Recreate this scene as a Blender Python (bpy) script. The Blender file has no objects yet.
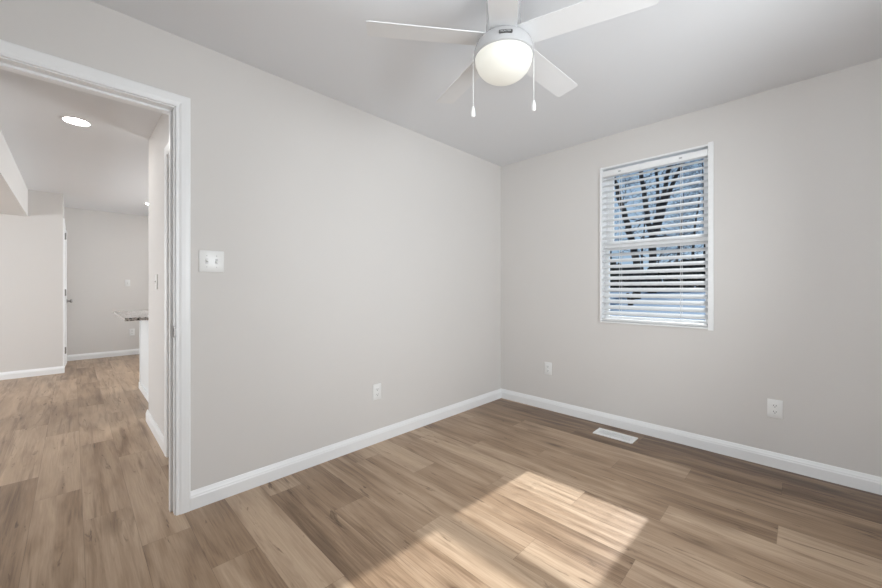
import bpy, bmesh, math, random
from mathutils import Vector, Matrix
random.seed(7)
S = bpy.context.scene
COL = S.collection
PI = math.pi
R = math.radians

# ------------------------------------------------------------------ camera
CAM = Vector((2.2648, -3.1854, 1.1513))
cd = bpy.data.cameras.new('camera'); co = bpy.data.objects.new('camera', cd); COL.objects.link(co)
cd.sensor_fit = 'HORIZONTAL'; cd.sensor_width = 36.0
cd.lens = 36.0 * 364.8 / 882.0
cd.shift_y = -5.5 / 882.0
cd.clip_start = 0.02; cd.clip_end = 400
co.location = CAM
co.rotation_euler = (R(90), 0, R(44.753))
S.camera = co

# ------------------------------------------------------------------ view, world, sun, fill lamps outside added openings
S.view_settings.view_transform = 'Standard'
S.view_settings.look = 'None'
S.view_settings.exposure = 0.0
S.view_settings.gamma = 1.0
S.view_settings.use_curve_mapping = False
S.cycles.use_denoising = True
S.cycles.max_bounces = 10
S.cycles.diffuse_bounces = 6
S.cycles.transparent_max_bounces = 16

w = bpy.data.worlds.new('sky'); S.world = w; w.use_nodes = True
wn = w.node_tree.nodes; wl = w.node_tree.links; wn.clear()
wo = wn.new('ShaderNodeOutputWorld'); wb = wn.new('ShaderNodeBackground')
wt = wn.new('ShaderNodeTexCoord'); wsx = wn.new('ShaderNodeSeparateXYZ'); wr = wn.new('ShaderNodeValToRGB')
wl.new(wt.outputs['Generated'], wsx.inputs[0]); wl.new(wsx.outputs['Z'], wr.inputs[0])
wr.color_ramp.elements[0].position = 0.0; wr.color_ramp.elements[0].color = (0.50, 0.68, 0.88, 1)
wr.color_ramp.elements[1].position = 0.6; wr.color_ramp.elements[1].color = (0.30, 0.47, 0.72, 1)
wl.new(wr.outputs[0], wb.inputs['Color']); wb.inputs['Strength'].default_value = 0.85
wl.new(wb.outputs[0], wo.inputs['Surface'])

def lamp(name, kind, loc, direction, energy, color=(1, 1, 1), size=None, size_y=None):
    d = bpy.data.lights.new(name, kind); d.energy = energy; d.color = color
    o = bpy.data.objects.new(name, d); COL.objects.link(o); o.location = loc
    o.rotation_euler = Vector(direction).to_track_quat('-Z', 'Y').to_euler()
    if kind == 'AREA':
        d.shape = 'RECTANGLE'; d.size = size; d.size_y = size_y
    return o
sun = lamp('sun', 'SUN', (1.6, 6, 6), (-0.036, -1, -0.77), 7.6, (1.0, 0.995, 0.985))
sun.data.angle = R(1.1)
lamp('fill_light_side', 'AREA', (3.50, -1.75, 1.42), (-1, 0, -0.12), 78, (0.98, 0.99, 1.0), 1.45, 1.35)  # added fill lamp outside an unseen side window, lights the left wall
lamp('fill_light_back', 'AREA', (2.05, -4.00, 1.42), (0, 1, -0.15), 44, (0.98, 0.99, 1.0), 1.45, 1.35)  # added fill for the window wall, outside an unseen back window
lamp('fill_light_kitchen', 'AREA', (-3.6, 0.27, 1.6), (0, -1, -0.12), 150, (0.98, 0.99, 1.0), 1.3, 1.1)  # added fill to brighten the kitchen side and far hall wall
lamp('fill_light_living', 'AREA', (-3.0, -7.25, 1.2), (0, 1, 0.5), 165, (0.98, 0.99, 1.0), 2.6, 2.1)  # added fill for living room and hall, tilted up at the ceiling

# ------------------------------------------------------------------ materials
def mat(name, color, rough=0.5, metal=0.0, spec=0.5, emit=None, estr=0.0, noise=None, bump=None):
    m = bpy.data.materials.new(name); m.use_nodes = True
    nt = m.node_tree; b = nt.nodes['Principled BSDF']
    b.inputs['Base Color'].default_value = (*color, 1)
    b.inputs['Roughness'].default_value = rough; b.inputs['Metallic'].default_value = metal
    b.inputs['Specular IOR Level'].default_value = spec
    if emit: b.inputs['Emission Color'].default_value = (*emit, 1); b.inputs['Emission Strength'].default_value = estr
    tc = nt.nodes.new('ShaderNodeTexCoord')
    if noise:
        sc, amt = noise
        n = nt.nodes.new('ShaderNodeTexNoise'); n.inputs['Scale'].default_value = sc; n.inputs['Detail'].default_value = 5
        nt.links.new(tc.outputs['Object'], n.inputs['Vector'])
        mx = nt.nodes.new('ShaderNodeMixRGB'); mx.blend_type = 'MIX'
        mx.inputs[1].default_value = (*[c * (1 - amt) for c in color], 1); mx.inputs[2].default_value = (*[min(1, c * (1 + amt)) for c in color], 1)
        nt.links.new(n.outputs['Fac'], mx.inputs[0]); nt.links.new(mx.outputs[0], b.inputs['Base Color'])
    if bump:
        sc, st = bump
        n2 = nt.nodes.new('ShaderNodeTexNoise'); n2.inputs['Scale'].default_value = sc; n2.inputs['Detail'].default_value = 3
        nt.links.new(tc.outputs['Object'], n2.inputs['Vector'])
        bp = nt.nodes.new('ShaderNodeBump'); bp.inputs['Strength'].default_value = st; bp.inputs['Distance'].default_value = 0.002
        nt.links.new(n2.outputs['Fac'], bp.inputs['Height']); nt.links.new(bp.outputs[0], b.inputs['Normal'])
    return m

M = {}
M['wall'] = mat('wall_paint', (0.652, 0.630, 0.610), 0.62, spec=0.35, noise=(3, 0.012), bump=(220, 0.06))
M['ceil'] = mat('ceiling_paint', (0.76, 0.77, 0.79), 0.85, spec=0.2, noise=(3, 0.01), bump=(160, 0.08))
M['trim'] = mat('trim_paint', (0.82, 0.825, 0.83), 0.35, spec=0.5, noise=(6, 0.008))
M['plastic'] = mat('white_plastic', (0.80, 0.80, 0.79), 0.3, noise=(20, 0.006))
M['blind'] = mat('blind_white', (0.68, 0.685, 0.69), 0.45, noise=(30, 0.01))
M['vinyl'] = mat('window_vinyl', (0.90, 0.905, 0.91), 0.35, noise=(8, 0.01))
M['slot'] = mat('outlet_slot', (0.05, 0.05, 0.05), 0.6, noise=(50, 0.02))
M['metal'] = mat('brushed_nickel', (0.32, 0.31, 0.30), 0.35, metal=1.0, noise=(60, 0.05))
M['fan'] = mat('fan_white', (0.46, 0.46, 0.465), 0.22, spec=0.6, noise=(8, 0.006))
M['blade'] = mat('fan_blade_white', (0.76, 0.76, 0.765), 0.5, noise=(8, 0.01))
M['badge'] = mat('badge_grey', (0.07, 0.07, 0.07), 0.4, noise=(40, 0.03))
M['letters'] = mat('badge_letters', (0.55, 0.55, 0.55), 0.3, noise=(40, 0.02))
M['bowl'] = mat('lit_frosted_glass', (0.62, 0.61, 0.56), 0.35, emit=(1.0, 0.975, 0.88), estr=0.30, noise=(6, 0.01))
M['down'] = mat('downlight_lens', (0.9, 0.9, 0.9), 0.5, emit=(1.0, 0.98, 0.94), estr=40.0, noise=(6, 0.01))
M['cab'] = mat('cabinet_paint', (0.74, 0.76, 0.77), 0.4, noise=(5, 0.01))
M['reg'] = mat('register_white', (0.80, 0.80, 0.79), 0.4, noise=(15, 0.01))
M['duct'] = mat('duct_grey', (0.42, 0.42, 0.43), 0.6, noise=(15, 0.03))
M['louvre'] = mat('switch_grey', (0.55, 0.55, 0.55), 0.5, noise=(30, 0.02))
M['cord'] = mat('cord_white', (0.8, 0.8, 0.8), 0.7, noise=(40, 0.02))
M['bark'] = mat('dark_bark', (0.035, 0.032, 0.032), 0.95, spec=0.1, noise=(5, 0.3))
M['twig'] = mat('grey_twig', (0.05, 0.052, 0.06), 0.95, spec=0.1, noise=(2, 0.35))
M['hedge'] = mat('hedge_leaf', (0.030, 0.036, 0.034), 0.9, spec=0.1, noise=(3, 0.5))
M['yard'] = mat('pale_yard', (0.17, 0.235, 0.31), 0.9, spec=0.1, noise=(0.35, 0.16))

def granite():
    m = mat('granite', (0.5, 0.48, 0.46), 0.18)
    nt = m.node_tree; b = nt.nodes['Principled BSDF']; tc = nt.nodes['Texture Coordinate']
    v = nt.nodes.new('ShaderNodeTexVoronoi'); v.inputs['Scale'].default_value = 75
    n = nt.nodes.new('ShaderNodeTexNoise'); n.inputs['Scale'].default_value = 45; n.inputs['Detail'].default_value = 6
    nt.links.new(tc.outputs['Object'], v.inputs['Vector']); nt.links.new(tc.outputs['Object'], n.inputs['Vector'])
    r = nt.nodes.new('ShaderNodeValToRGB'); e = r.color_ramp.elements
    e[0].position = 0.36; e[0].color = (0.05, 0.047, 0.045, 1); e[1].position = 0.56; e[1].color = (0.66, 0.63, 0.60, 1)
    k = e.new(0.44); k.color = (0.34, 0.30, 0.27, 1)
    mx = nt.nodes.new('ShaderNodeMixRGB'); mx.inputs[0].default_value = 0.45
    nt.links.new(n.outputs['Fac'], mx.inputs[1]); nt.links.new(v.outputs['Color'], mx.inputs[2])
    nt.links.new(mx.outputs[0], r.inputs[0]); nt.links.new(r.outputs[0], b.inputs['Base Color'])
    return m
M['granite'] = granite()

def glass():
    m = bpy.data.materials.new('window_glass'); m.use_nodes = True
    nt = m.node_tree; nt.nodes.clear()
    o = nt.nodes.new('ShaderNodeOutputMaterial'); t = nt.nodes.new('ShaderNodeBsdfTransparent'); g = nt.nodes.new('ShaderNodeBsdfGlossy')
    t.inputs['Color'].default_value = (0.95, 0.965, 0.97, 1); g.inputs['Roughness'].default_value = 0.02
    fr = nt.nodes.new('ShaderNodeFresnel'); fr.inputs['IOR'].default_value = 1.3
    mx = nt.nodes.new('ShaderNodeMixShader')
    nt.links.new(fr.outputs[0], mx.inputs[0]); nt.links.new(t.outputs[0], mx.inputs[1]); nt.links.new(g.outputs[0], mx.inputs[2])
    nt.links.new(mx.outputs[0], o.inputs['Surface'])
    return m
M['glass'] = glass()

PW, PL = 0.183, 1.22      # floor plank width and length
def floor_mat():
    m = bpy.data.materials.new('oak_vinyl_planks'); m.use_nodes = True
    nt = m.node_tree; N = nt.nodes.new; L = nt.links.new; b = nt.nodes['Principled BSDF']
    def math_(op, a, c=None, clamp=False):
        n = N('ShaderNodeMath'); n.operation = op; n.use_clamp = clamp
        for i, x in enumerate((a, c)):
            if x is None: continue
            if hasattr(x, 'is_output'): L(x, n.inputs[i])
            else: n.inputs[i].default_value = x
        return n.outputs[0]
    uv = N('ShaderNodeUVMap'); uv.uv_map = 'plank'
    sx = N('ShaderNodeSeparateXYZ'); L(uv.outputs[0], sx.inputs[0]); u, v = sx.outputs[0], sx.outputs[1]
    at = N('ShaderNodeAttribute'); at.attribute_name = 'plank_random'; rnd = at.outputs['Fac']
    shift = math_('MULTIPLY', math_('FRACT', math_('MULTIPLY', rnd, 37.31)), 57.0)
    def noise(us, vs, detail, rough, dist, zoff):
        c = N('ShaderNodeCombineXYZ')
        L(math_('ADD', math_('MULTIPLY', u, us), shift), c.inputs[0]); L(math_('MULTIPLY', v, vs), c.inputs[1])
        L(math_('ADD', math_('MULTIPLY', rnd, 31.0), zoff), c.inputs[2])
        n = N('ShaderNodeTexNoise'); n.inputs['Scale'].default_value = 1.0; n.inputs['Detail'].default_value = detail
        n.inputs['Roughness'].default_value = rough; n.inputs['Distortion'].default_value = dist
        L(c.outputs[0], n.inputs['Vector']); return n.outputs['Fac']
    broad = noise(1.6, 14.0, 3, 0.5, 0.6, 0.0)
    grain = noise(5.0, 150.0, 5, 0.65, 0.3, 5.0)
    streak = noise(1.1, 17.0, 4, 0.6, 1.3, 9.0)
    knot = noise(3.6, 22.0, 4, 0.6, 1.0, 15.0)
    val = math_('ADD', math_('MULTIPLY', rnd, 0.36), math_('MULTIPLY', broad, 0.60))
    val = math_('ADD', val, math_('MULTIPLY', grain, 0.34))
    r = N('ShaderNodeValToRGB'); e = r.color_ramp.elements
    e[0].position = 0.37; e[0].color = (0.118, 0.066, 0.034, 1)
    e[1].position = 0.88; e[1].color = (0.525, 0.390, 0.272, 1)
    k = e.new(0.60); k.color = (0.318, 0.214, 0.135, 1)
    L(val, r.inputs[0])
    # dark cathedral streaks and knots
    sr = N('ShaderNodeValToRGB'); se = sr.color_ramp.elements
    se[0].position = 0.53; se[0].color = (1, 1, 1, 1); se[1].position = 0.68; se[1].color = (0.52, 0.46, 0.41, 1)
    L(streak, sr.inputs[0])
    kr = N('ShaderNodeValToRGB'); ke = kr.color_ramp.elements
    ke[0].position = 0.63; ke[0].color = (1, 1, 1, 1); ke[1].position = 0.71; ke[1].color = (0.34, 0.29, 0.25, 1)
    L(knot, kr.inputs[0])
    m1 = N('ShaderNodeMixRGB'); m1.blend_type = 'MULTIPLY'; m1.inputs[0].default_value = 0.75
    L(r.outputs[0], m1.inputs[1]); L(sr.outputs[0], m1.inputs[2])
    m2 = N('ShaderNodeMixRGB'); m2.blend_type = 'MULTIPLY'; m2.inputs[0].default_value = 0.85
    L(m1.outputs[0], m2.inputs[1]); L(kr.outputs[0], m2.inputs[2])
    # scattered knots with a dark heart
    vc = N('ShaderNodeCombineXYZ')
    L(math_('ADD', math_('MULTIPLY', u, 1.9), shift), vc.inputs[0]); L(math_('ADD', math_('MULTIPLY', v, 6.5), math_('MULTIPLY', grain, 0.12)), vc.inputs[1])
    L(math_('MULTIPLY', rnd, 31.0), vc.inputs[2])
    vo = N('ShaderNodeTexVoronoi'); vo.voronoi_dimensions = '3D'; vo.inputs['Scale'].default_value = 1.0; L(vc.outputs[0], vo.inputs['Vector'])
    cs = N('ShaderNodeSeparateColor'); L(vo.outputs['Color'], cs.inputs[0])
    on_ = math_('GREATER_THAN', cs.outputs[0], 0.45)
    hr = N('ShaderNodeValToRGB'); he = hr.color_ramp.elements
    he[0].position = 0.05; he[0].color = (0.85, 0.85, 0.85, 1); he[1].position = 0.30; he[1].color = (0, 0, 0, 1)
    hk = he.new(0.12); hk.color = (0.38, 0.38, 0.38, 1)
    L(math_('ADD', vo.outputs['Distance'], math_('MULTIPLY', math_('SUBTRACT', streak, 0.5), 0.35)), hr.inputs[0])
    m4 = N('ShaderNodeMixRGB'); m4.blend_type = 'MULTIPLY'; m4.inputs[2].default_value = (0.30, 0.25, 0.21, 1)
    L(math_('MULTIPLY', hr.outputs[0], on_), m4.inputs[0]); L(m2.outputs[0], m4.inputs[1]); m2 = m4
    # bevelled joint between the boards
    ev = math_('MINIMUM', v, math_('SUBTRACT', PW, v)); eu = math_('MINIMUM', u, math_('SUBTRACT', 1.0, math_('LESS_THAN', u, -1)))
    seam = math_('MAXIMUM', math_('LESS_THAN', ev, 0.0009), math_('LESS_THAN', u, 0.0016))
    m3 = N('ShaderNodeMixRGB'); m3.blend_type = 'MULTIPLY'; m3.inputs[2].default_value = (0.5, 0.46, 0.42, 1)
    L(math_('MULTIPLY', seam, 0.8), m3.inputs[0]); L(m2.outputs[0], m3.inputs[1])
    L(m3.outputs[0], b.inputs['Base Color'])
    ro = math_('ADD', 0.26, math_('MULTIPLY', grain, 0.18)); L(ro, b.inputs['Roughness'])
    b.inputs['Specular IOR Level'].default_value = 0.42
    bp = N('ShaderNodeBump'); bp.inputs['Strength'].default_value = 0.22; bp.inputs['Distance'].default_value = 0.0015
    L(math_('SUBTRACT', grain, seam), bp.inputs['Height']); L(bp.outputs[0], b.inputs['Normal'])
    return m
M['floor'] = floor_mat()

# ------------------------------------------------------------------ mesh helpers
def box(bm, x0, x1, y0, y1, z0, z1, bevel=0.0):
    t = bmesh.new(); bmesh.ops.create_cube(t, size=1.0)
    for v in t.verts:
        v.co = Vector(((x0 + x1) / 2 + v.co.x * (x1 - x0), (y0 + y1) / 2 + v.co.y * (y1 - y0), (z0 + z1) / 2 + v.co.z * (z1 - z0)))
    if bevel: bmesh.ops.bevel(t, geom=t.edges[:], offset=bevel, segments=2, affect='EDGES', profile=0.5)
    merge(bm, t)
def merge(bm, t, mtx=None):
    if mtx is not None: bmesh.ops.transform(t, matrix=mtx, verts=t.verts)
    me = bpy.data.meshes.new('tmp'); t.to_mesh(me); t.free(); bm.from_mesh(me); bpy.data.meshes.remove(me)
def obj(name, bm, m, parent=None, smooth=False, loc=None):
    bmesh.ops.recalc_face_normals(bm, faces=bm.faces)
    me = bpy.data.meshes.new(name); bm.to_mesh(me); bm.free()
    me.materials.append(m)
    if smooth:
        for p in me.polygons: p.use_smooth = True
    o = bpy.data.objects.new(name, me); COL.objects.link(o)
    if loc: o.location = loc
    if parent: o.parent = parent
    return o
def soft(o, angle=35):
    me = o.data
    for p in me.polygons: p.use_smooth = True
    try: me.set_sharp_from_angle(angle=R(angle))
    except Exception: pass
    return o
def bx(name, m, parent, *dims, bevel=0.0):
    bm = bmesh.new(); box(bm, *dims, bevel=bevel); return obj(name, bm, m, parent)
def lathe(bm, prof, n=48, centre=(0, 0, 0), cap=True):
    rings = []
    for r, z in prof:
        if r < 1e-6: rings.append([bm.verts.new((centre[0], centre[1], centre[2] + z))])
        else: rings.append([bm.verts.new((centre[0] + r * math.cos(2 * PI * i / n), centre[1] + r * math.sin(2 * PI * i / n), centre[2] + z)) for i in range(n)])
    for a, b in zip(rings, rings[1:]):
        for i in range(n):
            j = (i + 1) % n
            if len(a) == 1 and len(b) == 1: continue
            if len(a) == 1: bm.faces.new((a[0], b[i], b[j]))
            elif len(b) == 1: bm.faces.new((a[i], a[j], b[0]))
            else: bm.faces.new((a[i], a[j], b[j], b[i]))
    if cap:
        for q in (rings[0], rings[-1]):
            if len(q) > 1: bm.faces.new(q)
def tube(bm, pts, radii, n=8):
    rings = []
    for i, p in enumerate(pts):
        a = pts[max(i - 1, 0)]; c = pts[min(i + 1, len(pts) - 1)]
        d = (c - a).normalized(); s = d.cross(Vector((0.31, 0.17, 0.93)))
        if s.length < 1e-4: s = d.cross(Vector((1, 0, 0)))
        s.normalize(); t = d.cross(s)
        rings.append([bm.verts.new(p + (s * math.cos(2 * PI * k / n) + t * math.sin(2 * PI * k / n)) * radii[i]) for k in range(n)])
    for a, b in zip(rings, rings[1:]):
        for k in range(n):
            bm.faces.new((a[k], a[(k + 1) % n], b[(k + 1) % n], b[k]))
    bm.faces.new(rings[0]); bm.faces.new(rings[-1])
def prism(bm, loop0, loop1):
    a = [bm.verts.new(p) for p in loop0]; b = [bm.verts.new(p) for p in loop1]
    n = len(a)
    for i in range(n): bm.faces.new((a[i], a[(i + 1) % n], b[(i + 1) % n], b[i]))
    bm.faces.new(a); bm.faces.new(list(reversed(b)))
def empty(name, loc=(0, 0, 0), rz=0.0):
    o = bpy.data.objects.new(name, None); COL.objects.link(o); o.location = loc; o.rotation_euler = (0, 0, rz); o.empty_display_size = 0.1
    return o
def tag(o, label, cat, group=None):
    o['label'] = label; o['category'] = cat
    if group: o['group'] = group
    return o
def struct(o, label=None):
    o['kind'] = 'structure'
    if label: o['label'] = label
    return o
def dup(root, loc, rz, label):
    c = root.copy(); COL.objects.link(c); c.location = loc; c.rotation_euler = (0, 0, rz); c['label'] = label
    for ch in root.children:
        d = ch.copy(); COL.objects.link(d); d.parent = c
        for g in ch.children:
            h = g.copy(); COL.objects.link(h); h.parent = d
    return c

H = 2.44
# ------------------------------------------------------------------ the setting: floor, ceiling, walls
def build_floor():
    x0, x1, y0, y1 = -6.15, 3.4, -7.2, 0.0
    stagger = (0.54, 0.96, 0.17)          # third-stagger laying pattern
    tones = {(-1, -1): 0.80, (-1, 0): 0.42, (2, -1): 0.75, (2, 0): 0.28, (1, -1): 0.72, (1, 0): 0.66, (0, -1): 0.40, (0, 0): 0.5, (6, -1): 0.72, (6, 0): 0.30, (6, 1): 0.7,
             (10, 0): 0.30, (10, 1): 0.92, (12, -1): 0.3, (12, 0): 0.55, (12, 1): 0.35, (13, 0): 0.02, (13, 1): -0.1, (13, -1): 0.1, (14, 0): 0.0, (14, 1): -0.15, (14, -1): 0.1, (15, 0): -0.1, (15, 1): -0.2, (3, 0): 0.45, (4, 0): 0.75, (5, 0): 0.6,  # rows along the window wall: dark boards, with dimmer light painted in
             (7, 0): 0.7, (-3, -1): 0.5, (-3, -2): 0.8, (-2, -1): 0.55, (-2, -2): 0.6, (9, -1): 0.35, (9, 0): 0.5, (11, 0): 0.45, (11, 1): 0.4}
    rng = random.Random(11)
    bm = bmesh.new(); uvl = bm.loops.layers.uv.new('plank'); fl = bm.faces.layers.float.new('plank_random')
    k0 = math.floor((y0 + 2.785) / PW); k1 = math.ceil((y1 + 2.785) / PW)
    for k in range(k0, k1):
        ya = -2.785 + k * PW; yb = ya + PW
        off = stagger[k % 3]
        xa = off - PL * math.ceil((off - x0) / PL)
        while xa < x1:
            c = [(xa, ya), (xa + PL, ya), (xa + PL, yb), (xa, yb)]
            f = bm.faces.new([bm.verts.new((max(x0, min(x1, px)), max(y0, min(y1, py)), 0)) for px, py in c])
            for lp, (px, py) in zip(f.loops, c):
                lp[uvl].uv = (max(x0, min(x1, px)) - xa, max(y0, min(y1, py)) - ya)
            f[fl] = tones.get((k, round((xa - off) / PL)), rng.uniform(0.2, 0.85)); xa += PL
    me = bpy.data.meshes.new('floor'); bm.to_mesh(me); bm.free(); me.materials.append(M['floor'])
    o = bpy.data.objects.new('floor', me); COL.objects.link(o); return struct(o)
build_floor()
struct(bx('slab', M['duct'], None, -6.15, 3.4, -7.2, 0.14, -0.2, -0.002)).name = 'floor_slab'
struct(bx('ceiling', M['ceil'], None, -6.2, 3.45, -7.3, 0.14, H, H + 0.15))

WX0, WX1, WZ0, WZ1 = 1.032, 1.811, 0.862, 2.182      # rough opening of the window
def wall_with_hole(name, axis, a0, a1, t0, t1, holes):
    """axis 'x': wall runs along x with thickness t0..t1 in y; 'y': runs along y with thickness in x"""
    bm = bmesh.new()
    def put(s0, s1, z0, z1):
        if s1 - s0 < 1e-5 or z1 - z0 < 1e-5: return
        if axis == 'x': box(bm, s0, s1, t0, t1, z0, z1)
        else: box(bm, t0, t1, s0, s1, z0, z1)
    s = a0
    for h0, h1, z0, z1 in sorted(holes):
        put(s, h0, 0, H); put(h0, h1, 0, z0); put(h0, h1, z1, H); s = h1
    put(s, a1, 0, H)
    return struct(obj(name, bm, M['wall']))
wall_with_hole('wall_right', 'x', -6.14, 3.37, 0.0, 0.14, [(-4.2, -3.0, 1.1, 2.10), (WX0, WX1, WZ0, WZ1)])
DY0, DY1, DZ = -2.823, -3.60, 2.070                   # bedroom doorway
wall_with_hole('wall_left', 'y', -3.87, 0.0, -0.12, 0.0, [(DY1 - 0.018, DY0 + 0.018, 0.0, DZ + 0.018)])
wall_with_hole('wall_side', 'y', -3.87, 0.0, 3.25, 3.37, [(-2.45, -1.05, 0.80, 2.10)])
wall_with_hole('wall_back', 'x', -0.12, 3.37, -3.87, -3.75, [(1.35, 2.75, 0.80, 2.10)])
HY = -2.725
wall_with_hole('wall_hall', 'x', -1.76, -0.12, HY, HY + 0.115, [(-0.81, -0.19, 0.0, 2.06)])
struct(bx('wall_far', M['wall'], None, -6.14, -6.02, -3.283, 0.0, 0, H))
wall_with_hole('wall_return', 'x', -6.14, -4.9, -3.40, -3.283, [(-5.80, -4.965, 0.0, 2.045)])
struct(bx('wall_near', M['wall'], None, -5.02, -4.9, -7.2, -3.40, 0, H))
wall_with_hole('wall_living', 'x', -5.02, 0.0, -7.2, -7.08, [(-4.3, -1.7, 0.0, 2.12)])
struct(bx('wall_entry', M['wall'], None, -0.12, 0.0, -7.08, -3.87, 0, H))
struct(bx('trim_1', M['wall'], None, -4.9, -0.12, -3.95, -3.60, 2.09, H), 'painted drop beam under the hall ceiling')

# ------------------------------------------------------------------ baseboards and door casings
BP = [(0, 0), (0.015, 0), (0.015, 0.062), (0.0125, 0.068), (0.012, 0.074), (0.0085, 0.082), (0.006, 0.090), (0.004, 0.095), (0, 0.095)]
def baseboard(name, p0, p1, n):
    """runs p0 -> p1 on the floor, n points into the room"""
    bm = bmesh.new()
    prism(bm, [(p0[0] + n[0] * d, p0[1] + n[1] * d, z) for d, z in BP], [(p1[0] + n[0] * d, p1[1] + n[1] * d, z) for d, z in BP])
    return struct(obj(name, bm, M['trim']))
baseboard('baseboard_left', (0, DY0 + 0.066), (0, 0), (1, 0))
baseboard('baseboard_right', (0.0, 0), (3.25, 0), (0, -1))
baseboard('baseboard_side', (3.25, -3.75), (3.25, 0), (-1, 0))
baseboard('baseboard_back', (0, -3.75), (3.25, -3.75), (0, 1))
baseboard('baseboard_hall', (-1.80, HY), (-0.872, HY), (0, -1))
baseboard('baseboard_far', (-6.02, -3.283), (-6.02, -2.3), (1, 0))
baseboard('baseboard_near', (-4.9, -7.08), (-4.9, -3.268), (1, 0))

CP = [(0, 0), (0, 0.012), (0.013, 0.0122), (0.022, 0.0155), (0.040, 0.0165), (0.056, 0.0165), (0.061, 0.0135), (0.061, 0)]
def casing(bm, s0, s1, zh, put):
    """picture-frame casing round a doorway from s0 to s1 (s0 < s1), head at zh; put(s, d, z) places a point"""
    rows = []
    for u, d in CP:
        rows.append([bm.verts.new(put(s0 - u, d, 0)), bm.verts.new(put(s0 - u, d, zh + u)), bm.verts.new(put(s1 + u, d, zh + u)), bm.verts.new(put(s1 + u, d, 0))])
    n = len(rows)
    for i in range(n):
        a, b = rows[i], rows[(i + 1) % n]
        for k in range(3): bm.faces.new((a[k], a[k + 1], b[k + 1], b[k]))
    bm.faces.new([r[0] for r in rows]); bm.faces.new([r[3] for r in rows])
d1 = struct(empty('door_1', (0, (DY0 + DY1) / 2, 0)), 'open doorway with white casing between the room and the hall')
def child(o, root):
    o.parent = root; o.matrix_parent_inverse = Matrix.Translation(-Vector(root.location)) ; return o
bm = bmesh.new()
casing(bm, DY1 - 0.005, DY0 + 0.005, DZ + 0.005, lambda s, d, z: (d, s, z))
child(obj('casing', bm, M['trim']), d1)
bm = bmesh.new()
casing(bm, DY1 - 0.005, DY0 + 0.005, DZ + 0.005, lambda s, d, z: (-0.12 - d, s, z))
child(obj('casing', bm, M['trim']), d1)
bm = bmesh.new()
box(bm, -0.12, 0, DY0, DY0 + 0.018, 0, DZ + 0.018); box(bm, -0.12, 0, DY1 - 0.018, DY1, 0, DZ + 0.018); box(bm, -0.12, 0, DY1, DY0, DZ, DZ + 0.018)
child(obj('jamb', bm, M['trim']), d1)
bm = bmesh.new()
box(bm, -0.082, -0.046, DY0 - 0.011, DY0, 0, DZ - 0.011); box(bm, -0.082, -0.046, DY1, DY1 + 0.011, 0, DZ - 0.011); box(bm, -0.082, -0.046, DY1, DY0, DZ - 0.011, DZ)
child(obj('door_stop', bm, M['trim']), d1)
bm = bmesh.new()
box(bm, -0.036, 0.001, DY0 - 0.0022, DY0, 0.902, 0.960, 0.0006); box(bm, 0.0, 0.0115, DY0 - 0.0022, DY0 + 0.004, 0.912, 0.950, 0.0006)
sp = child(obj('strike_plate', bm, M['metal']), d1); sp['label'] = 'dark metal strike plate'
bm = bmesh.new(); box(bm, -0.027, -0.012, DY0 - 0.0026, DY0 - 0.001, 0.915, 0.947)
so = obj('latch_hole', bm, M['slot'], sp)

def closed_door(name, label, x0, x1, y, zh, sgn, thick, ajar=0.0):
    """door leaf in a wall running along x whose room face is at y; sgn = +1 when the room lies on the +y side"""
    root = struct(empty(name, ((x0 + x1) / 2, y, 0)), label)
    bm = bmesh.new(); casing(bm, x0 - 0.003, x1 + 0.003, zh + 0.003, lambda s, d, z: (s, y + sgn * d, z)); child(obj('casing', bm, M['trim']), root)
    bm = bmesh.new(); ya, yb = sorted((y, y - sgn * thick))
    box(bm, x0, x0 + 0.018, ya, yb, 0, zh); box(bm, x1 - 0.018, x1, ya, yb, 0, zh); box(bm, x0 + 0.018, x1 - 0.018, ya, yb, zh - 0.018, zh)
    child(obj('jamb', bm, M['trim']), root)
    bm = bmesh.new(); a, b = x0 + 0.021, x1 - 0.021
    f = y - sgn * 0.001; ya, yb = sorted((f, f - sgn * 0.035)); box(bm, a, b, ya, yb, 0.008, zh - 0.021)
    w3 = (b - a - 0.30) / 2
    for ci in range(2):
        for z0, z1 in ((0.2, 0.85), (1.0, 1.55), (1.66, 1.88)):
            xa = a + 0.1 + ci * (w3 + 0.1); ya, yb = sorted((f, f + sgn * 0.004)); box(bm, xa, xa + w3, ya, yb, z0, z1, 0.0015)
    if ajar: bmesh.ops.rotate(bm, cent=(b, f, 0), matrix=Matrix.Rotation(R(-ajar), 3, 'Z'), verts=bm.verts)
    child(obj('door_panel', bm, M['trim']), root)
    return root
d2 = closed_door('door_2', 'closed white hall closet door seen edge on behind the door jamb', -0.81, -0.19, HY, 2.06, -1, 0.115)
d3 = closed_door('door_3', 'white door standing slightly ajar in the hall recess, seen edge on', -5.80, -4.965, -3.283, 2.045, 1, 0.117, 2.4)
for z in (0.25, 1.05, 1.83):
    bm = bmesh.new(); lathe(bm, [(0.009, 0), (0.009, 0.09)], 12, (-4.984, -3.259, z)); box(bm, -5.0, -4.968, -3.283, -3.259, z, z + 0.09)
    child(obj('hinge', bm, M['metal']), d3)
def knob_mesh():
    bm = bmesh.new(); lathe(bm, [(0, 0), (0.032, 0), (0.032, 0.006), (0.012, 0.010), (0.011, 0.03), (0.024, 0.038), (0.028, 0.05), (0.022, 0.062), (0, 0.066)], 24); return bm
bm = knob_mesh(); bmesh.ops.transform(bm, matrix=Matrix.Translation((-5.71, -3.253, 0.96)) @ Matrix.Rotation(R(-90), 4, 'X'), verts=bm.verts)
child(soft(obj('door_knob', bm, M['metal'])), d3)

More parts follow.
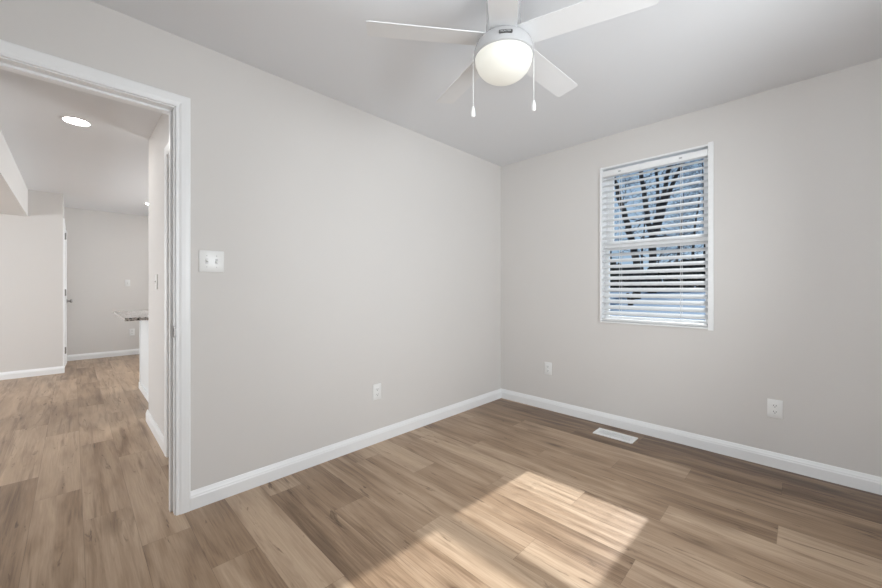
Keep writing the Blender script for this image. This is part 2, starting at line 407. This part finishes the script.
# ------------------------------------------------------------------ windows
win = struct(empty('window_1', ((WX0 + WX1) / 2, 0, WZ0)), 'white double hung window in the right wall')
bm = bmesh.new()
LP = -0.014
box(bm, WX0, WX0 + 0.014, LP, 0.14, WZ0, WZ1, 0.0015); box(bm, WX1 - 0.024, WX1 + 0.008, LP, 0.0, WZ0 - 0.008, WZ1 + 0.006, 0.0015)
box(bm, WX1 - 0.014, WX1, 0.0, 0.14, WZ0, WZ1)
box(bm, WX0 + 0.014, WX1 - 0.014, 0.0, 0.14, WZ1 - 0.014, WZ1, 0.0015); box(bm, WX0 + 0.014, WX1 - 0.024, LP, 0.14, WZ0, WZ0 + 0.012, 0.0015)
child(obj('liner', bm, M['trim']), win)
fx0, fx1, fz0, fz1 = WX0 + 0.014, WX1 - 0.014, WZ0 + 0.012, WZ1 - 0.014
def sash(name, x0, x1, z0, z1, y0, y1, st, bot, top):
    bm = bmesh.new()
    box(bm, x0, x0 + st, y0, y1, z0, z1, 0.002); box(bm, x1 - st, x1, y0, y1, z0, z1, 0.002)
    box(bm, x0 + st, x1 - st, y0, y1, z0, z0 + bot, 0.002); box(bm, x0 + st, x1 - st, y0, y1, z1 - top, z1, 0.002)
    s = child(obj(name, bm, M['vinyl']), win)
    g = obj('pane', (lambda b: (box(b, x0 + st - 0.004, x1 - st + 0.004, (y0 + y1) / 2 - 0.002, (y0 + y1) / 2 + 0.002, z0 + bot - 0.004, z1 - top + 0.004), b)[1])(bmesh.new()), M['glass'], s)
    return s
sash('upper_sash', fx0 + 0.018, fx1 - 0.012, 1.495, fz1, 0.098, 0.128, 0.040, 0.040, 0.03)
sash('lower_sash', fx0 + 0.002, fx1 - 0.006, fz0 + 0.01, 1.553, 0.062, 0.094, 0.030, 0.032, 0.056)
bm = bmesh.new()
box(bm, fx0, fx0 + 0.018, 0.096, 0.138, fz0, fz1); box(bm, fx1 - 0.012, fx1, 0.096, 0.138, fz0, fz1)
box(bm, fx0, fx1, 0.055, 0.14, fz0, fz0 + 0.010)
child(obj('frame', bm, M['vinyl']), win)
bm = bmesh.new(); box(bm, 1.38, 1.45, 0.05, 0.062, 1.535, 1.552, 0.003); child(obj('sash_lock', bm, M['vinyl']), win)

# unseen windows and patio door, added so the fill lamps can light the rooms
w2 = struct(empty('added_window_2', (3.31, -1.75, 0.8)), 'unseen white framed window added in the side wall to let in fill light')
bm = bmesh.new()
for a in ((3.25, 3.37, -2.45, -2.41, 0.80, 2.10), (3.25, 3.37, -1.09, -1.05, 0.80, 2.10), (3.25, 3.37, -2.41, -1.09, 0.80, 0.83), (3.25, 3.37, -2.41, -1.09, 2.07, 2.10), (3.30, 3.34, -2.41, -1.09, 1.43, 1.47)): box(bm, *a)
child(obj('frame', bm, M['vinyl']), w2)
child(bx('pane', M['glass'], None, 3.318, 3.322, -2.41, -1.09, 0.83, 2.07), w2)
w3 = struct(empty('added_window_3', (2.05, -3.81, 0.8)), 'unseen white framed window added in the back wall to let in fill light')  # opening added to brighten the window wall
bm = bmesh.new()
for a in ((1.35, 1.39, 0.80, 2.10), (2.71, 2.75, 0.80, 2.10), (1.39, 2.71, 0.80, 0.83), (1.39, 2.71, 2.07, 2.10), (1.39, 2.71, 1.43, 1.47)): box(bm, a[0], a[1], -3.87, -3.79, a[2], a[3])
child(obj('frame', bm, M['vinyl']), w3)
child(bx('pane', M['glass'], None, 1.39, 2.71, -3.832, -3.828, 0.83, 2.07), w3)
w4 = struct(empty('added_window_4', (-3.6, 0.07, 1.1)), 'unseen white framed kitchen window added to let in fill light')  # opening added to light the kitchen side
bm = bmesh.new()
for a in ((-4.2, -4.16, 1.1, 2.10), (-3.04, -3.0, 1.1, 2.10), (-4.16, -3.04, 1.1, 1.13), (-4.16, -3.04, 2.07, 2.10)): box(bm, a[0], a[1], 0.02, 0.12, a[2], a[3])
child(obj('frame', bm, M['vinyl']), w4)
child(bx('pane', M['glass'], None, -4.16, -3.04, 0.068, 0.072, 1.13, 2.07), w4)
d4 = struct(empty('added_door_4', (-3.0, -7.14, 0)), 'unseen glazed patio door added to let fill light into the living room')  # opening added to light the living room and hall
bm = bmesh.new()
for a in ((-4.3, -4.24, -7.2, -7.08, 0, 2.12), (-1.76, -1.7, -7.2, -7.08, 0, 2.12), (-4.24, -1.76, -7.2, -7.08, 2.06, 2.12), (-3.03, -2.97, -7.16, -7.12, 0, 2.06), (-4.24, -1.76, -7.2, -7.08, 0, 0.04)): box(bm, *a)
child(obj('frame', bm, M['vinyl']), d4)
child(bx('pane', M['glass'], None, -4.24, -1.76, -7.142, -7.138, 0.04, 2.06), d4)

# ------------------------------------------------------------------ window blind
bl = tag(empty('window_blind', (1.413, 0.022, 2.13)), 'white two inch slatted blind with slats tilted open in the window', 'blind')
SX0, SX1, SY = WX0 + 0.016, WX1 - 0.026, 0.022
bm = bmesh.new(); box(bm, SX0, SX1, -0.008, 0.05, 2.098, 2.146, 0.004); child(soft(obj('headrail', bm, M['trim'])), bl)
for cxp in (1.19, 1.62):
    bm = bmesh.new(); box(bm, cxp - 0.010, cxp + 0.010, -0.0105, -0.007, 2.116, 2.126, 0.001); child(obj('valance_clip', bm, M['duct']), bl)
PITCH, TILT, SWID = 0.0490, R(31.5), 0.0525
bm = bmesh.new(); z = 2.072; zs = []
while z > 0.925:
    zs.append(z)
    prof = []
    for k in range(7):
        a = -SWID / 2 + SWID * k / 6; crown = 0.0022 * (1 - (2 * a / SWID) ** 2)
        prof.append((a, crown + 0.0013))
    loop = prof + [(a, c - 0.0026) for a, c in reversed(prof)]
    def P(x): return [(x, SY + a * math.cos(TILT) - c * math.sin(TILT), z + a * math.sin(TILT) + c * math.cos(TILT)) for a, c in loop]
    prism(bm, P(SX0), P(SX1)); z -= PITCH
child(soft(obj('slats', bm, M['blind']), 40), bl)
bm = bmesh.new(); box(bm, SX0, SX1, SY - 0.026, SY + 0.026, 0.876, 0.896, 0.004); child(soft(obj('bottom_rail', bm, M['blind'])), bl)
for cxp in (1.19, 1.62):
    bm = bmesh.new()
    for yy in (SY - 0.0245, SY + 0.0245): box(bm, cxp - 0.0012, cxp + 0.0012, yy - 0.0008, yy + 0.0008, 0.89, 2.10)
    child(obj('ladder_cord', bm, M['cord']), bl)

# ------------------------------------------------------------------ ceiling fan
FC = Vector((1.347, -1.876, 0.0))
fan = tag(empty('ceiling_fan', (FC.x, FC.y, H)), 'white five blade ceiling fan with lit frosted bowl light', 'ceiling fan')
def fl(name, bm, m, smooth=40):
    o = obj(name, bm, m, fan); o.location = (0, 0, -H)
    return soft(o, smooth) if smooth else o
bm = bmesh.new(); lathe(bm, [(0.076, 2.44), (0.076, 2.42), (0.073, 2.405), (0.073, 2.30), (0.076, 2.285), (0.076, 2.262), (0.070, 2.252), (0.070, 2.236)], 64)
fl('motor_canopy', bm, M['fan'])
bm = bmesh.new(); lathe(bm, [(0.118, 2.140), (0.1275, 2.146), (0.129, 2.158), (0.1265, 2.178), (0.119, 2.198), (0.106, 2.214), (0.092, 2.221), (0.080, 2.224), (0.066, 2.226)], 72)
fl('light_housing', bm, M['fan'])
bm = bmesh.new(); prof = []
for k in range(15):
    t = k / 14 * PI / 2
    prof.append((0.1225 * math.cos(t) ** 0.86 if k < 14 else 0.0, 2.146 - 0.096 * math.sin(t)))
lathe(bm, prof, 64); fl('light_bowl', bm, M['bowl'], 80)
for k in range(5):
    ang = R(16.5 + 72 * k)
    bm = bmesh.new()
    out = []
    r0, r1, w0, w1 = 0.075, 0.580, 0.056, 0.059
    pts = [(r0, -w0), (r1 - 0.012, -w1), (r1 - 0.003, -w1 + 0.003), (r1, -w1 + 0.012), (r1, w1 - 0.012), (r1 - 0.003, w1 - 0.003), (r1 - 0.012, w1), (r0, w0)]
    prism(bm, [(x, y, 0.0016) for x, y in pts], [(x, y, -0.0016) for x, y in pts])
    bmesh.ops.transform(bm, matrix=Matrix.Translation((FC.x * 0, 0, 2.219)) @ Matrix.Rotation(ang, 4, 'Z') @ Matrix.Rotation(R(-10), 4, 'X'), verts=bm.verts)
    fl('blade', bm, M['blade'], 0)
# badge on the housing, facing the photographer
to_cam = (Vector((CAM.x, CAM.y, 0)) - FC); phi = math.atan2(to_cam.y, to_cam.x) + R(4)
def on_housing(bm, zc, slope, r):
    """maps local (x right, y up, z out) on to the housing side at height zc"""
    n = Vector((math.cos(phi) * math.cos(slope), math.sin(phi) * math.cos(slope), math.sin(slope)))
    e = Vector((-math.sin(phi), math.cos(phi), 0)); up = n.cross(e)
    if up.z < 0: up = -up
    e = up.cross(n)
    m = Matrix((e, up, n)).transposed().to_4x4(); m.translation = Vector((math.cos(phi) * r, math.sin(phi) * r, zc))
    bmesh.ops.transform(bm, matrix=m, verts=bm.verts)
bm = bmesh.new(); box(bm, -0.027, 0.027, -0.0075, 0.0075, -0.006, 0.0022, 0.0)
vert_edges = [e for e in bm.edges if abs(e.verts[0].co.z - e.verts[1].co.z) > 0.004]
bmesh.ops.bevel(bm, geom=vert_edges, offset=0.0045, segments=5, affect='EDGES', profile=0.5)
on_housing(bm, 2.174, R(14), 0.1266); badge = fl('maker_badge', bm, M['badge'], 0)
badge['label'] = 'dark grey oblong badge'
tcv = bpy.data.curves.new('lettering', 'FONT'); tcv.body = 'HUNTER'; tcv.size = 0.0105; tcv.align_x = 'CENTER'; tcv.align_y = 'CENTER'; tcv.extrude = 0.0003
tob = bpy.data.objects.new('lettering_curve', tcv); COL.objects.link(tob)
bpy.context.view_layer.update()
tme = bpy.data.meshes.new_from_object(tob.evaluated_get(bpy.context.evaluated_depsgraph_get()))
bpy.data.objects.remove(tob)
bm = bmesh.new(); bm.from_mesh(tme); bmesh.ops.translate(bm, vec=(0, 0, 0.0026), verts=bm.verts)
on_housing(bm, 2.174, R(14), 0.1266); lt = obj('lettering', bm, M['letters'], badge)
def chain(px_side, top, bot):
    a = Vector((0.7100, 0.7042, 0)) * px_side
    bm = bmesh.new(); n = int((top - bot) / 0.0055)
    tube(bm, [Vector((a.x, a.y, top)), Vector((a.x, a.y, bot))], [0.0011, 0.0011], 6)
    for i in range(n):
        t = bmesh.new(); bmesh.ops.create_icosphere(t, subdivisions=1, radius=0.0021); merge(bm, t, Matrix.Translation((a.x, a.y, top - i * 0.0055)))
    s = 1 if px_side > 0 else -1
    tube(bm, [Vector((a.x * 0.93, a.y * 0.93, top + 0.002)), Vector((a.x, a.y, top + 0.002))], [0.003, 0.003], 8)
    c = fl('pull_chain', bm, M['plastic'], 0)
    bm = bmesh.new(); lathe(bm, [(0, bot + 0.004), (0.004, bot + 0.003), (0.0065, bot - 0.006), (0.0085, bot - 0.020), (0.0085, bot - 0.036), (0.006, bot - 0.042), (0, bot - 0.043)], 16, (a.x, a.y, 0))
    soft(obj('chain_pull', bm, M['plastic'], c), 40)
chain(-0.131, 2.158, 1.934)
chain(0.131, 2.158, 1.960)

# ------------------------------------------------------------------ outlets, switches, register
def base_plate(bm, hw, hh, t=0.006):
    box(bm, -hw, hw, -t, 0, -hh, hh, 0.0022)
def make_outlet(label, loc, rz):
    """wall face at local y=0, room on the -y side"""
    root = tag(empty('wall_outlet', loc, rz), label, 'outlet', 'white duplex outlets on the walls')
    bm = bmesh.new(); base_plate(bm, 0.037, 0.0585); soft(obj('cover_plate', bm, M['plastic'], root))
    for s in (1, -1):
        zc = 0.0195 * s
        bm = bmesh.new()
        pts = [(0.0165 * math.cos(t) if abs(math.cos(t)) < 2 else 0, max(-0.0125, min(0.0125, 0.0175 * math.sin(t)))) for t in [2 * PI * i / 24 for i in range(24)]]
        prism(bm, [(x, -0.0085, zc + z) for x, z in pts], [(x, -0.0055, zc + z) for x, z in pts])
        rc = obj('receptacle', bm, M['plastic'], root)
        bm = bmesh.new()
        box(bm, -0.0078, -0.0052, -0.0089, -0.0080, zc - 0.002, zc + 0.0065); box(bm, 0.0052, 0.0078, -0.0089, -0.0080, zc - 0.001, zc + 0.0055)
        t = bmesh.new(); bmesh.ops.create_cone(t, cap_ends=True, segments=12, radius1=0.0028, radius2=0.0028, depth=0.001)
        merge(bm, t, Matrix.Translation((0, -0.0084, zc - 0.007)) @ Matrix.Rotation(R(90), 4, 'X'))
        obj('slots', bm, M['slot'], rc)
    bm = bmesh.new(); bmesh.ops.create_cone(bm, cap_ends=True, segments=12, radius1=0.003, radius2=0.003, depth=0.0016)
    bmesh.ops.transform(bm, matrix=Matrix.Translation((0, -0.0066, 0)) @ Matrix.Rotation(R(90), 4, 'X'), verts=bm.verts)
    obj('screw', bm, M['plastic'], root)
    return root
o1 = make_outlet('white duplex outlet low on the right wall at the far right below the window', (2.138, 0, 0.377), 0.0)
dup(o1, (0.544, 0, 0.391), 0.0, 'white duplex outlet low on the right wall near the room corner')
dup(o1, (0, -1.583, 0.379), R(90), 'white duplex outlet low on the left wall, right of the doorway')
dup(o1, (-6.02, -2.463, 0.394), R(90), 'small white duplex outlet on the far hall wall below the counter edge')

def make_switch(label, loc, rz, gangs, group=None):
    root = tag(empty('light_switch', loc, rz), label, 'light switch', group)
    bm = bmesh.new(); base_plate(bm, 0.0355 + 0.023 * (gangs - 1), 0.0575); soft(obj('cover_plate', bm, M['plastic'], root))
    for g in range(gangs):
        xc = (g - (gangs - 1) / 2) * 0.046
        bm = bmesh.new(); box(bm, xc - 0.0065, xc + 0.0065, -0.0066, -0.0050, -0.0135, 0.0135); obj('toggle_slot', bm, M['louvre'], root)
        bm = bmesh.new(); sg = 1 if g == 0 else -1
        prism(bm, [(xc - 0.005, -0.005, -0.006), (xc - 0.005, -0.005, 0.006), (xc - 0.0045, -0.016, 0.004 + 0.005 * sg), (xc - 0.0045, -0.016, -0.004 + 0.005 * sg)],
                  [(xc + 0.005, -0.005, -0.006), (xc + 0.005, -0.005, 0.006), (xc + 0.0045, -0.016, 0.004 + 0.005 * sg), (xc + 0.0045, -0.016, -0.004 + 0.005 * sg)])
        obj('toggle', bm, M['plastic'], root)
        for zz in (0.030, -0.030):
            bm = bmesh.new(); bmesh.ops.create_cone(bm, cap_ends=True, segments=12, radius1=0.0028, radius2=0.0028, depth=0.0016)
            bmesh.ops.transform(bm, matrix=Matrix.Translation((xc, -0.0066, zz)) @ Matrix.Rotation(R(90), 4, 'X'), verts=bm.verts)
            obj('screw', bm, M['louvre'], root)
    return root
make_switch('white double toggle switch plate on the left wall beside the doorway casing', (0, -2.6595, 1.297), R(90), 2)
make_switch('small white switch plate on the far hall wall above the counter', (-6.02, -2.523, 1.246), R(90), 1)
make_switch('white switch seen edge on along the hall side wall', (-1.31, HY, 1.203), 0.0, 1)

fr = tag(empty('floor_register', (1.2235, -0.204, 0)), 'white louvred floor register in the floor below the window', 'floor register')
bm = bmesh.new()
for a in ((-0.146, -0.118, -0.070, 0.070), (0.118, 0.146, -0.070, 0.070), (-0.118, 0.118, -0.070, -0.042), (-0.118, 0.118, 0.042, 0.070)):
    box(bm, a[0], a[1], a[2], a[3], 0.0, 0.007, 0.0015)
obj('frame', bm, M['reg'], fr)
bx('damper', M['duct'], fr, -0.118, 0.118, -0.042, 0.042, 0.0002, 0.0012)
bm = bmesh.new()
for i in range(30):
    xx = -0.114 + i * 0.00786; box(bm, xx - 0.0017, xx + 0.0017, -0.042, 0.042, 0.0012, 0.0052)
box(bm, -0.118, 0.118, -0.002, 0.002, 0.0012, 0.0058)
obj('louvres', bm, M['reg'], fr)

# ------------------------------------------------------------------ hall: downlights, counter and cabinet
def downlight(label, x, y):
    root = tag(empty('recessed_light', (x, y, H)), label, 'ceiling light')
    bm = bmesh.new(); lathe(bm, [(0.088, 0.0), (0.087, -0.003), (0.080, -0.004), (0.074, -0.003), (0.074, 0.0)], 48); soft(obj('trim_ring', bm, M['trim'], root))
    bm = bmesh.new(); lathe(bm, [(0.075, -0.0005), (0.075, -0.0025), (0.0, -0.003)], 48); obj('lens', bm, M['down'], root)
    return root
dl = downlight('round lit recessed light in the hall ceiling beyond the doorway', -1.712, -3.166)
dup(dl, (-4.815, -2.335, H), 0.0, 'lit recessed light half hidden by the edge of the hall side wall')

bm = bmesh.new(); box(bm, -3.95, -2.385, -2.832, -2.16, 0.835, 0.866, 0.004)
tag(obj('countertop', bm, M['granite']), 'speckled granite countertop jutting past the hall side wall', 'countertop')
cab = tag(empty('base_cabinet', (-2.8, -2.4, 0)), 'white cabinet end panel under the granite countertop', 'cabinet')
child(bx('body', M['cab'], None, -3.18, -2.40, -2.64, -2.18, 0.0, 0.835), cab)
bm = bmesh.new(); box(bm, -3.19, -2.40, -2.652, -2.64, 0, 0.07, 0.003); child(obj('base_trim', bm, M['trim']), cab)
bm = bmesh.new(); box(bm, -3.18, -3.13, -2.645, -2.64, 0.07, 0.835, 0.001); child(obj('corner_stile', bm, M['cab']), cab)

# ------------------------------------------------------------------ outdoors: sloping yard, hedge, bare trees
def gz(y): return -0.45 + 0.05 * max(0, y - 1.0)
bm = bmesh.new(); nx, ny = 30, 30; g = []
for j in range(ny + 1):
    row = []
    for i in range(nx + 1):
        x = -45 + 70 * i / nx; y = 0.3 + 60 * j / ny
        row.append(bm.verts.new((x, y, gz(y) + (0.05 * math.sin(x * 1.3 + y * 0.7) if y > 2 else 0))))
    g.append(row)
for j in range(ny):
    for i in range(nx): bm.faces.new((g[j][i], g[j][i + 1], g[j + 1][i + 1], g[j + 1][i]))
soft(struct(obj('ground', bm, M['yard'])))

def at(px, py, y):
    """point on the sight line through photo pixel (px, py) at world depth y"""
    r = (px - 441) / 364.8; dx = r * 0.7102 - 0.7040; dy = r * 0.7040 + 0.7102; dz = -(py - 288.5) / 364.8
    t = (y - CAM.y) / dy
    return Vector((CAM.x + dx * t, y, CAM.z + dz * t))

def twigs(bm, p, d, length, rad, depth, rng, n=4):
    pts = [p]; q = p.copy(); dd = d.normalized(); segs = 4
    for i in range(segs):
        dd = (dd + Vector((rng.gauss(0, .16), rng.gauss(0, .16), rng.gauss(0.03, .12)))).normalized()
        q = q + dd * length / segs; pts.append(q)
    tube(bm, pts, [max(0.006, rad * (1 - 0.62 * i / segs)) for i in range(segs + 1)], 4)
    if depth <= 0: return
    for k in range(n):
        t = rng.uniform(0.25, 1.0); i = min(segs - 1, int(t * segs)); b = pts[i].lerp(pts[i + 1], t * segs - i)
        ax = Vector((rng.gauss(0, 1), rng.gauss(0, 1), rng.gauss(0, 0.7))).normalized()
        nd = (dd * 0.75 + ax * 0.85 + Vector((0, 0, 0.12))).normalized()
        twigs(bm, b, nd, length * rng.uniform(0.45, 0.7), rad * 0.45, depth - 1, rng, n)

def shaped_tree(label, stems, seed, twn):
    """stems: lists of world points with radii, the first one rooted on the ground"""
    rng = random.Random(seed)
    base = stems[0][0][0]
    root = tag(empty('bare_tree', base), label, 'tree')
    bm = bmesh.new(); tw = bmesh.new()
    for pts, rad in stems:
        fine = []; fr_ = []
        for i in range(len(pts) - 1):
            for k in range(4):
                t = k / 4; fine.append(pts[i].lerp(pts[i + 1], t) + Vector((rng.gauss(0, .03), rng.gauss(0, .03), 0)) * (i + k > 0)); fr_.append(rad[i] * (1 - t) + rad[i + 1] * t)
        fine.append(pts[-1]); fr_.append(rad[-1]); tube(bm, fine, fr_, 8)
        for k in range(twn):
            i = rng.randrange(len(fine) // 3, len(fine)); d = Vector((rng.gauss(0, 1), rng.gauss(0, 0.8), rng.uniform(-0.1, 1.0)))
            twigs(tw, fine[i], d, rng.uniform(1.4, 2.8), fr_[i] * 0.2, 3, rng, 3)
    child(obj('trunk', bm, M['bark']), root); child(obj('twigs', tw, M['twig']), root)
    return root
YT = 27.0
def grd(px, y): p = at(px, 300, y); p.z = gz(y) - 0.05; return p
fork = at(652, 238, YT)
shaped_tree('large bare tree forking into three dark limbs seen through the upper window sash',
    [([grd(652, YT), at(652.5, 262, YT), fork], [.30, .26, .26]),
     ([fork, at(648, 222, YT), at(643.5, 192, YT), at(639, 166, YT), at(636, 140, YT)], [.19, .18, .16, .14, .08]),
     ([fork, at(658, 215, YT), at(664, 192, YT), at(670, 165, YT), at(676, 135, YT)], [.21, .17, .15, .14, .08]),
     ([fork + Vector((0.3, 0.1, 0.3)), at(664, 207, YT), at(671, 187, YT), at(682, 163, YT), at(696, 138, YT)], [.18, .15, .14, .12, .07]),
     ([at(658, 215, YT), at(657.5, 190, YT), at(656, 160, YT), at(655, 135, YT)], [.13, .11, .10, .06])], 3, 9)
YL = 20.5
shaped_tree('bare tree leaning left at the left side of the window view',
    [([grd(637, YL), at(636, 262, YL), at(634, 246, YL), at(629, 232, YL), at(621, 204, YL), at(613, 172, YL), at(606, 140, YL)], [.22, .2, .19, .17, .15, .12, .07])], 5, 10)
def wild_tree(label, px, y, h, seed, n):
    rng = random.Random(seed); b = grd(px, y)
    top = b + Vector((rng.uniform(-1, 1), rng.uniform(-1, 1), h))
    return shaped_tree(label, [([b, b.lerp(top, 0.4) + Vector((rng.uniform(-.3, .3), 0, 0)), top], [.16, .11, .04])], seed, n)
wild_tree('slim twiggy bare tree furthest left behind the hedge', 612, 37, 8.0, 21, 12)
wild_tree('twiggy bare tree behind the hedge between the two dark trees', 642, 46, 10.5, 22, 12)
wild_tree('dense twiggy bare tree behind the hedge right of the forked tree', 672, 40, 9.5, 23, 26)
wild_tree('dense twiggy bare tree at the right edge of the window view', 692, 33, 8.0, 24, 34)
wild_tree('tall twiggy bare tree rising into the upper right window corner', 703, 49, 15.0, 25, 34)

# hedge: one long clipped mass of leaves behind the yard
rng = random.Random(40); bm = bmesh.new()
for i in range(1500):
    x = -30 + 42 * rng.random(); y = 30.5 + rng.gauss(0, 0.5); z = gz(30) + rng.random() ** 0.8 * (1.9 + 0.35 * math.sin(x * 1.1) + 0.2 * math.sin(x * 3.7))
    t = bmesh.new(); bmesh.ops.create_icosphere(t, subdivisions=1, radius=rng.uniform(0.22, 0.42))
    for v in t.verts: v.co *= rng.uniform(0.65, 1.3)
    merge(bm, t, Matrix.Translation((x, y, z)))
hd = obj('hedge', bm, M['hedge']); hd['kind'] = 'stuff'; tag(hd, 'low dark hedge running across the far side of the pale yard', 'hedge')
# sapling with two thin stems on the yard
p = grd(630.5, 16.0)
sp_ = tag(empty('sapling', p), 'short two stemmed sapling standing alone on the pale yard', 'sapling')
for a, b in ((627.5, 293), (634, 293)):
    q = at(a, b, 16.0); bm = bmesh.new(); tube(bm, [p, p.lerp(q, 0.5), q], [0.10, 0.085, 0.07], 8); child(obj('stem', bm, M['bark']), sp_)
